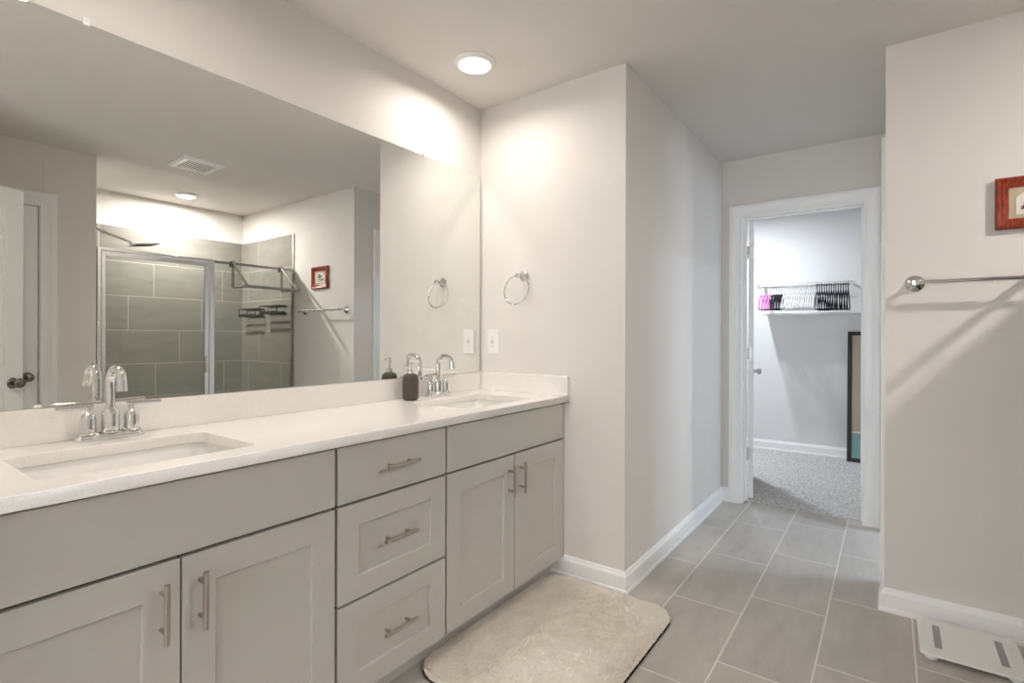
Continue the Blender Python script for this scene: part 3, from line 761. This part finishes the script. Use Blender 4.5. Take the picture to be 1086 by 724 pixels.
# shower head
hd = thing('rain_shower', 'chrome square rain shower head on a long arm, seen in the mirror', 'shower head', (1.35, YS + 0.01, 2.03))
MB().lathe([(0.030, 0), (0.030, 0.004), (0.022, 0.010), (0.012, 0.012), (0.001, 0.0125)], (1.35, YS + 0.0103, 2.045), (0, 1, 0), 24).build('flange', M['chrome'], hd, smooth=40)
MB().tube([(1.35, YS + 0.015, 2.045), (1.35, 1.36, 2.022), (1.35, 1.43, 1.995), (1.35, 1.615, 1.938)], 0.0095, 14).build('arm', M['chrome'], hd, smooth=50)
MB().lathe([(0.0001, -0.018), (0.014, -0.016), (0.018, 0), (0.014, 0.016), (0.0001, 0.018)], (1.35, 1.425, 1.998), (0, 1, -0.3), 18).build('swivel', M['chrome'], hd, smooth=60)
e = Vector((0, 1, 0.16)).normalized(); nz = Vector((0, -0.16, 1)).normalized(); ex = Vector((1, 0, 0))
hc = Vector((1.35, 1.705, 1.925))
mb = MB().obox(hc - ex * 0.09 - e * 0.09, ex * 0.18, e * 0.18, nz * 0.010)
mb.build('spray_plate', M['satin'], hd, bevel=0.003)
MB().tube([hc + nz * 0.0105 - e * 0.085, hc + nz * 0.022 - e * 0.085], 0.016, 14).build('ball_joint', M['chrome'], hd, smooth=40)
mb = MB()
for i in range(9):
    for j in range(9):
        c = hc + ex * (i - 4) * 0.018 + e * (j - 4) * 0.018; mb.tube([c + nz * 0.0005, c - nz * 0.003], 0.003, 6)
mb.build('nozzles', M['black_rubber'], hd)
# mixing valve
vv = thing('shower_valve', 'chrome shower valve handle on the side wall of the shower', 'shower valve', (1.35, YS + 0.01, 1.1))
MB().lathe([(0.075, 0), (0.075, 0.004), (0.066, 0.009), (0.028, 0.012), (0.026, 0.045), (0.022, 0.050), (0.001, 0.051)], (1.35, YS + 0.0103, 1.1), (0, 1, 0), 28).build('escutcheon', M['chrome'], vv, smooth=40)
MB().tube([(1.35, YS + 0.045, 1.1), (1.35, YS + 0.060, 1.02)], [0.009, 0.007], 12).build('lever', M['chrome'], vv, smooth=40)

# ================================================================== RIGHT WALL
tb = thing('towel_bar', 'chrome towel bar on the wall under the red picture', 'towel bar', (0.39, YE, 1.405))
for x in (0.087, 0.697):
    MB().lathe([(0.034, 0), (0.034, 0.004), (0.029, 0.009), (0.014, 0.016), (0.0105, 0.030), (0.0105, 0.050), (0.0135, 0.054), (0.0135, 0.074), (0.011, 0.078), (0.001, 0.079)], (x, YE - 0.0003, 1.405), (0, -1, 0), 24).build('mounting_post', M['chrome'], tb, smooth=40)
MB().tube([(0.087, YE - 0.064, 1.405), (0.697, YE - 0.064, 1.405)], 0.0085, 16).build('bar', M['chrome'], tb, smooth=40)

px0, px1, pz0, pz1 = 0.335, 0.580, 1.599, 1.799
pic = thing('picture_frame', 'small picture in a carved red wood frame above the towel bar', 'picture', ((px0 + px1) / 2, YE, pz0))
prof = [(0.0, 0.0006), (0.0, 0.016), (0.004, 0.020), (0.011, 0.021), (0.016, 0.017), (0.022, 0.016), (0.030, 0.013), (0.037, 0.010), (0.040, 0.009), (0.040, 0.004)]
rings = []
for sxn, szn in ((0, 0), (1, 0), (1, 1), (0, 1), (0, 0)):
    rings.append([(px0 + u if sxn == 0 else px1 - u, YE - t, pz0 + u if szn == 0 else pz1 - u) for u, t in prof])
MB().loft(rings, close_ring=False, caps=(False, False)).build('frame', M['red_wood'], pic, fixn=True, smooth=30)
MB().box(px0 + 0.038, px1 - 0.038, YE - 0.0065, YE - 0.001, pz0 + 0.038, pz1 - 0.038).build('mat_board', M['linen'], pic)
cx, cz = (px0 + px1) / 2, (pz0 + pz1) / 2
poly = [(-0.062, -0.046), (0.062, -0.044), (0.064, 0.026), (0.030, 0.046), (-0.034, 0.044), (-0.062, 0.020)]
mb = MB().loft([[(cx + a, YE - 0.0066, cz + b) for a, b in poly], [(cx + a, YE - 0.0085, cz + b) for a, b in poly]])
mb.build('plaque', M['cream'], pic, fixn=True)
mb = MB()
yq = YE - 0.0092
for pts in ([(-0.048, -0.016), (-0.02, -0.022), (0.01, -0.014), (0.04, -0.020)], [(-0.048, -0.026), (-0.030, -0.018), (-0.040, -0.006)], [(-0.015, -0.022), (-0.004, 0.004), (0.004, 0.024)],
            [(0.0, 0.0), (0.018, 0.012), (0.022, 0.026)], [(-0.004, 0.004), (-0.022, 0.014)], [(0.01, -0.014), (0.028, -0.002), (0.036, 0.012)], [(-0.03, -0.03), (0.03, -0.032)]):
    mb.tube([(cx + a, yq, cz + b) for a, b in pts], 0.0028, 6)
for a, b, r in ((0.004, 0.024, 0.010), (0.022, 0.026, 0.008), (-0.022, 0.014, 0.009), (0.036, 0.012, 0.008), (0.008, 0.006, 0.010)):
    mb.lathe([(r, 0), (r * 0.8, 0.001), (0.0001, 0.0014)], (cx + a, YE - 0.0087, cz + b), (0, -1, 0), 10)
mb.build('branch_motif', M['brown'], pic)

# ================================================================== FLOOR THINGS
def shag_rug():
    x0, x1, y0, y1, r = -1.362, -0.722, 1.268, 2.205, 0.115
    root = thing('bath_rug', 'cream shaggy bath rug on the tiles in front of the far sink cabinet', 'rug', ((x0 + x1) / 2, (y0 + y1) / 2, 0.0005))
    pl = rrect(x0, x1, y0, y1, r, 10)
    MB().prism(pl, 0.0006, 0.0065).build('backing', M['rug_back'], root)
    pts = rrect(x0 + 0.004, x1 - 0.004, y0 + 0.004, y1 - 0.004, r, 10); cxm, cym = (x0 + x1) / 2, (y0 + y1) / 2
    sc = lambda k, z: [(cxm + (px - cxm) * (1 - k / 0.32), cym + (py - cym) * (1 - k / 0.468), z) for px, py in pts]
    MB().loft([sc(0, 0.0066), sc(-0.002, 0.011), sc(0.006, 0.0165), sc(0.02, 0.0185)]).build('pile_base', M['rug_base'], root, smooth=60)
    N = 42000
    X = rng.uniform(x0, x1, N * 2); Y = rng.uniform(y0, y1, N * 2)
    dx = np.maximum(np.abs(X - cxm) - ((x1 - x0) / 2 - r), 0); dy = np.maximum(np.abs(Y - cym) - ((y1 - y0) / 2 - r), 0)
    d = r - np.hypot(dx, dy); ok = d > 0.001; X, Y, d = X[ok][:N], Y[ok][:N], d[ok][:N]; N = len(X)
    ang = 0.9 * np.sin(X * 7 + 1.3 * np.sin(Y * 5)) + 0.8 * np.sin(Y * 8 + X * 4) + rng.normal(0, 0.8, N)
    lean = rng.uniform(0.009, 0.017, N); h = rng.uniform(0.0015, 0.0075, N)
    z0 = np.where(d < 0.02, 0.008 + 0.009 * np.sqrt(np.clip(d / 0.02, 0, 1)), 0.0172)
    tx, ty = np.cos(ang) * lean, np.sin(ang) * lean
    edge = d < 0.02                                        # keep tips near the outline
    tx[edge] *= 0.45; ty[edge] *= 0.45
    w = rng.uniform(0.0012, 0.0024, N); wa = ang + PI / 2 + rng.normal(0, 0.25, N)
    wx, wy = np.cos(wa) * w, np.sin(wa) * w
    L = wloc(root)
    V = np.empty((N, 5, 3), np.float32)
    V[:, 0] = np.stack([X - wx, Y - wy, z0], 1); V[:, 1] = np.stack([X + wx, Y + wy, z0], 1)
    V[:, 2] = np.stack([X + tx * 0.45 + wx * 0.9, Y + ty * 0.45 + wy * 0.9, z0 + h * 0.68], 1); V[:, 3] = np.stack([X + tx * 0.45 - wx * 0.9, Y + ty * 0.45 - wy * 0.9, z0 + h * 0.68], 1)
    V[:, 4] = np.stack([X + tx, Y + ty, z0 + h], 1)
    V -= np.array(L, np.float32)
    me = bpy.data.meshes.new('pile')
    b = (np.arange(N) * 5)[:, None]
    li = np.concatenate([b + [0, 1, 2, 3], b + [3, 2, 4]], 1).astype(np.int32).ravel()
    me.vertices.add(N * 5); me.vertices.foreach_set('co', V.ravel())
    me.loops.add(len(li)); me.loops.foreach_set('vertex_index', li)
    me.polygons.add(N * 2)
    st = (np.arange(N)[:, None] * 7 + np.array([0, 4])).astype(np.int32).ravel()
    me.polygons.foreach_set('loop_start', st)
    me.update(calc_edges=True); me.validate()
    me.materials.append(M['rug'])
    o = bpy.data.objects.new('pile', me); COL.objects.link(o); o.parent = root; o['kind'] = 'stuff'
shag_rug()

scl = thing('bathroom_scale', 'white glass bathroom scale with grey metal strips on the floor by the baseboard', 'scale', (0.243, 2.568, 0.0))
a, b, c, d = 0.094, 0.392, 2.430, 2.722
pl = rrect(a, b, c, d, 0.022, 6)
mb = MB().loft([[(*p, 0.0195) for p in pl], [(*p, 0.0265) for p in pl], [((a + b) / 2 + (p[0] - (a + b) / 2) * 0.993, (c + d) / 2 + (p[1] - (c + d) / 2) * 0.993, 0.0278) for p in pl]])
mb.build('glass_platform', M['scale_white'], scl)
MB().box(a + 0.03, b - 0.03, c + 0.03, d - 0.03, 0.008, 0.0193).build('underbody', M['white'], scl, bevel=0.003)
for x in (0.152, 0.335):
    MB().prism(rrect(x - 0.0115, x + 0.0115, 2.487, 2.675, 0.004, 3), 0.0279, 0.0284).build('metal_strip', M['scale_strip'], scl)
for x in (a + 0.035, b - 0.035):
    for y in (c + 0.03, d - 0.03):
        MB().lathe([(0.019, 0.0004), (0.021, 0.003), (0.021, 0.0192)], (x, y, 0), n=18).build('foot', M['white'], scl, smooth=40)

# ================================================================== CLOSET
RY, RZ = 5.65, 1.674
rail = thing('closet_rail', 'white wire shelf and hanging rod holding the hangers in the closet', 'closet shelf', (-0.67, 5.8, 1.69))
MB().tube([(-1.055, RY, RZ), (-0.285, RY, RZ)], 0.009, 12).build('hanging_rod', M['white'], rail, smooth=40)
mb = MB()
zz = 1.706
for y in (5.62, 5.74, 5.86, 5.985): mb.tube([(-1.06, y, zz), (-0.28, y, zz)], 0.0035, 8)
n = 27
for i in range(n):
    x = -1.055 + 0.77 * i / (n - 1); mb.tube([(x, 5.62, zz - 0.028), (x, 5.62, zz + 0.004), (x, 5.99, zz + 0.004)], 0.0019, 6)
mb.tube([(-1.06, 5.62, zz - 0.028), (-0.28, 5.62, zz - 0.028)], 0.003, 8)
mb.build('wire_deck', M['white'], rail)
for x in (-1.06, -0.28):
    mb = MB().box(x - 0.012, x + 0.012, 5.61, 5.9995, zz - 0.010, zz - 0.004).box(x - 0.016, x + 0.016, RY - 0.014, RY + 0.014, RZ - 0.012, zz - 0.010)
    mb.build('end_bracket', M['white'], rail, bevel=0.002)
ls = MB().box(-1.035, 0.30, 5.715, 5.9995, 1.400, 1.414).build('closet_shelf', M['white'], loc=(-0.37, 5.86, 1.398), bevel=0.003)
tag(ls, 'long white closet shelf on the wall directly below the hangers', 'shelf')

def hook_pts(y, z_r, neck_z, r=0.0165):
    top = z_r + 0.0136
    pts = [(0, -r * math.cos(a), top - r + r * math.sin(a)) for a in [PI * 0.95 - (PI * 1.25) * i / 12 for i in range(13)]]
    # ends above the rod's far side, comes round over the rod and down to the neck
    pts = [(0, y + p[1], p[2]) for p in pts]
    return pts + [(0, y + 0.002, neck_z + 0.012), (0, y, neck_z)]
def slim_hanger(name, label, cat_group, mat, hook_mat, w, shoulder_drop, r):
    root = thing(name, label, 'hanger', (0, RY, RZ), cat_group)
    nz_ = RZ - 0.062; bz = nz_ - shoulder_drop; lo = bz - 0.012
    pts = [(0, RY, nz_), (0, RY - w * 0.25, nz_ - shoulder_drop * 0.32), (0, RY - w * 0.45, bz + shoulder_drop * 0.14), (0, RY - w * 0.5, bz), (0, RY - w * 0.47, lo),
           (0, RY + w * 0.47, lo), (0, RY + w * 0.5, bz), (0, RY + w * 0.45, bz + shoulder_drop * 0.14), (0, RY + w * 0.25, nz_ - shoulder_drop * 0.32)]
    MB().tube(pts, r, 8, closed=True).build('body', mat, root, smooth=60)
    MB().tube(hook_pts(RY, RZ, nz_), 0.0040, 8).build('hook', hook_mat, root, smooth=60)
    return root
xs = [-0.823 + 0.0196 * i for i in range(14)]
ordn = ['leftmost', 'second', 'third', 'fourth', 'fifth', 'sixth', 'seventh', 'eighth', 'ninth', 'tenth', 'eleventh', 'twelfth', 'thirteenth', 'rightmost']
hw = slim_hanger('clothes_hanger', 'leftmost of the white plastic hangers, next to the small black hangers', 'white hangers on the closet rod', M['white'], M['white'], 0.41, 0.155, 0.0042)
hw.location.x = xs[0]
for i in range(1, 14):
    dup(hw, (xs[i], RY, RZ), f'{ordn[i]} white plastic hanger from the left on the closet rod' if i < 13 else 'rightmost of the white plastic hangers, next to the black velvet hangers', rz=random.uniform(-0.015, 0.015))
xs = [-0.548 + 0.0188 * i for i in range(14)]
hb = slim_hanger('velvet_hanger', 'leftmost of the black velvet hangers, next to the white hangers', 'black velvet hangers on the closet rod', M['velvet'], M['velvet'], 0.43, 0.160, 0.0052)
hb.location.x = xs[0]
for i in range(1, 14):
    dup(hb, (xs[i], RY, RZ), f'{ordn[i]} black velvet hanger from the left on the closet rod' if i < 13 else 'rightmost of the black velvet hangers, at the end of the rod', rz=random.uniform(-0.012, 0.012))
def padded(name, label, group, mat):
    root = thing(name, label, 'hanger', (0, RY, RZ), group)
    n0 = RZ - 0.080
    MB().tube(hook_pts(RY, RZ, n0), 0.002, 8).build('hook', M['steel'], root, smooth=60)
    pts = [(0, RY - 0.15, n0 - 0.145), (0, RY - 0.135, n0 - 0.070), (0, RY - 0.07, n0 - 0.018), (0, RY, n0 - 0.002), (0, RY + 0.07, n0 - 0.018), (0, RY + 0.135, n0 - 0.070), (0, RY + 0.15, n0 - 0.145)]
    MB().tube(pts, [0.007, 0.0095, 0.0095, 0.009, 0.0095, 0.0095, 0.007], 10).build('padded_arms', mat, root, smooth=60)
    MB().tube([(0, RY - 0.149, n0 - 0.142), (0, RY + 0.149, n0 - 0.142)], 0.006, 8).build('trouser_bar', mat, root, smooth=60)
    return root
pk = padded('padded_hanger', 'leftmost small pink hanger, at the left end of the rod', 'pink hangers on the closet rod', M['pink'])
pk.location.x = -1.028
for i, nm in enumerate(('second small pink hanger from the left end of the rod', 'third small pink hanger from the left end of the rod', 'rightmost small pink hanger, next to the small black hangers')):
    dup(pk, (-1.028 + 0.027 * (i + 1), RY, RZ), nm)
bk = padded('padded_hanger', 'leftmost small black hanger, next to the pink hangers', 'small black hangers on the closet rod', M['velvet'])
bk.location.x = -0.917
for i, nm in enumerate(('second small black hanger right of the pink hangers', 'third small black hanger right of the pink hangers', 'rightmost small black hanger, next to the white hangers')):
    dup(bk, (-0.917 + 0.0215 * (i + 1), RY, RZ), nm)

# leaning framed print
fr = thing('leaning_picture', 'tall black framed print leaning against the closet wall', 'picture', (-0.05, 5.88, 0.006))
fx0, fx1, fz0, fz1 = -0.322, 0.22, 0.007, 1.235
lean = lambda z, t: 5.868 + 0.10 * (z - fz0) / (fz1 - fz0) - t
def fbox(mb, xa, xb, za, zb, t0, t1):
    mb.add([(xa, lean(za, t0), za), (xb, lean(za, t0), za), (xb, lean(zb, t0), zb), (xa, lean(zb, t0), zb), (xa, lean(za, t1), za), (xb, lean(za, t1), za), (xb, lean(zb, t1), zb), (xa, lean(zb, t1), zb)],
           [(3, 2, 1, 0), (4, 5, 6, 7), (0, 1, 5, 4), (1, 2, 6, 5), (2, 3, 7, 6), (3, 0, 4, 7)])
    return mb
w_ = 0.036
mb = MB(); fbox(mb, fx0, fx0 + w_, fz0, fz1, 0, 0.025); fbox(mb, fx1 - w_, fx1, fz0, fz1, 0, 0.025); fbox(mb, fx0 + w_, fx1 - w_, fz0, fz0 + w_, 0, 0.025); fbox(mb, fx0 + w_, fx1 - w_, fz1 - w_, fz1, 0, 0.025)
mb.build('frame', M['black'], fr, fixn=True, bevel=0.002)
fbox(MB(), fx0 + w_, fx1 - w_, 0.292, fz1 - w_, 0.004, 0.014).build('print', M['poster_tan'], fr, fixn=True)
fbox(MB(), fx0 + w_, fx1 - w_, 0.276, 0.292, 0.004, 0.014).build('print_border', M['poster_line'], fr, fixn=True)
fbox(MB(), fx0 + w_, fx1 - w_, fz0 + w_, 0.276, 0.004, 0.014).build('print_base', M['poster_teal'], fr, fixn=True)
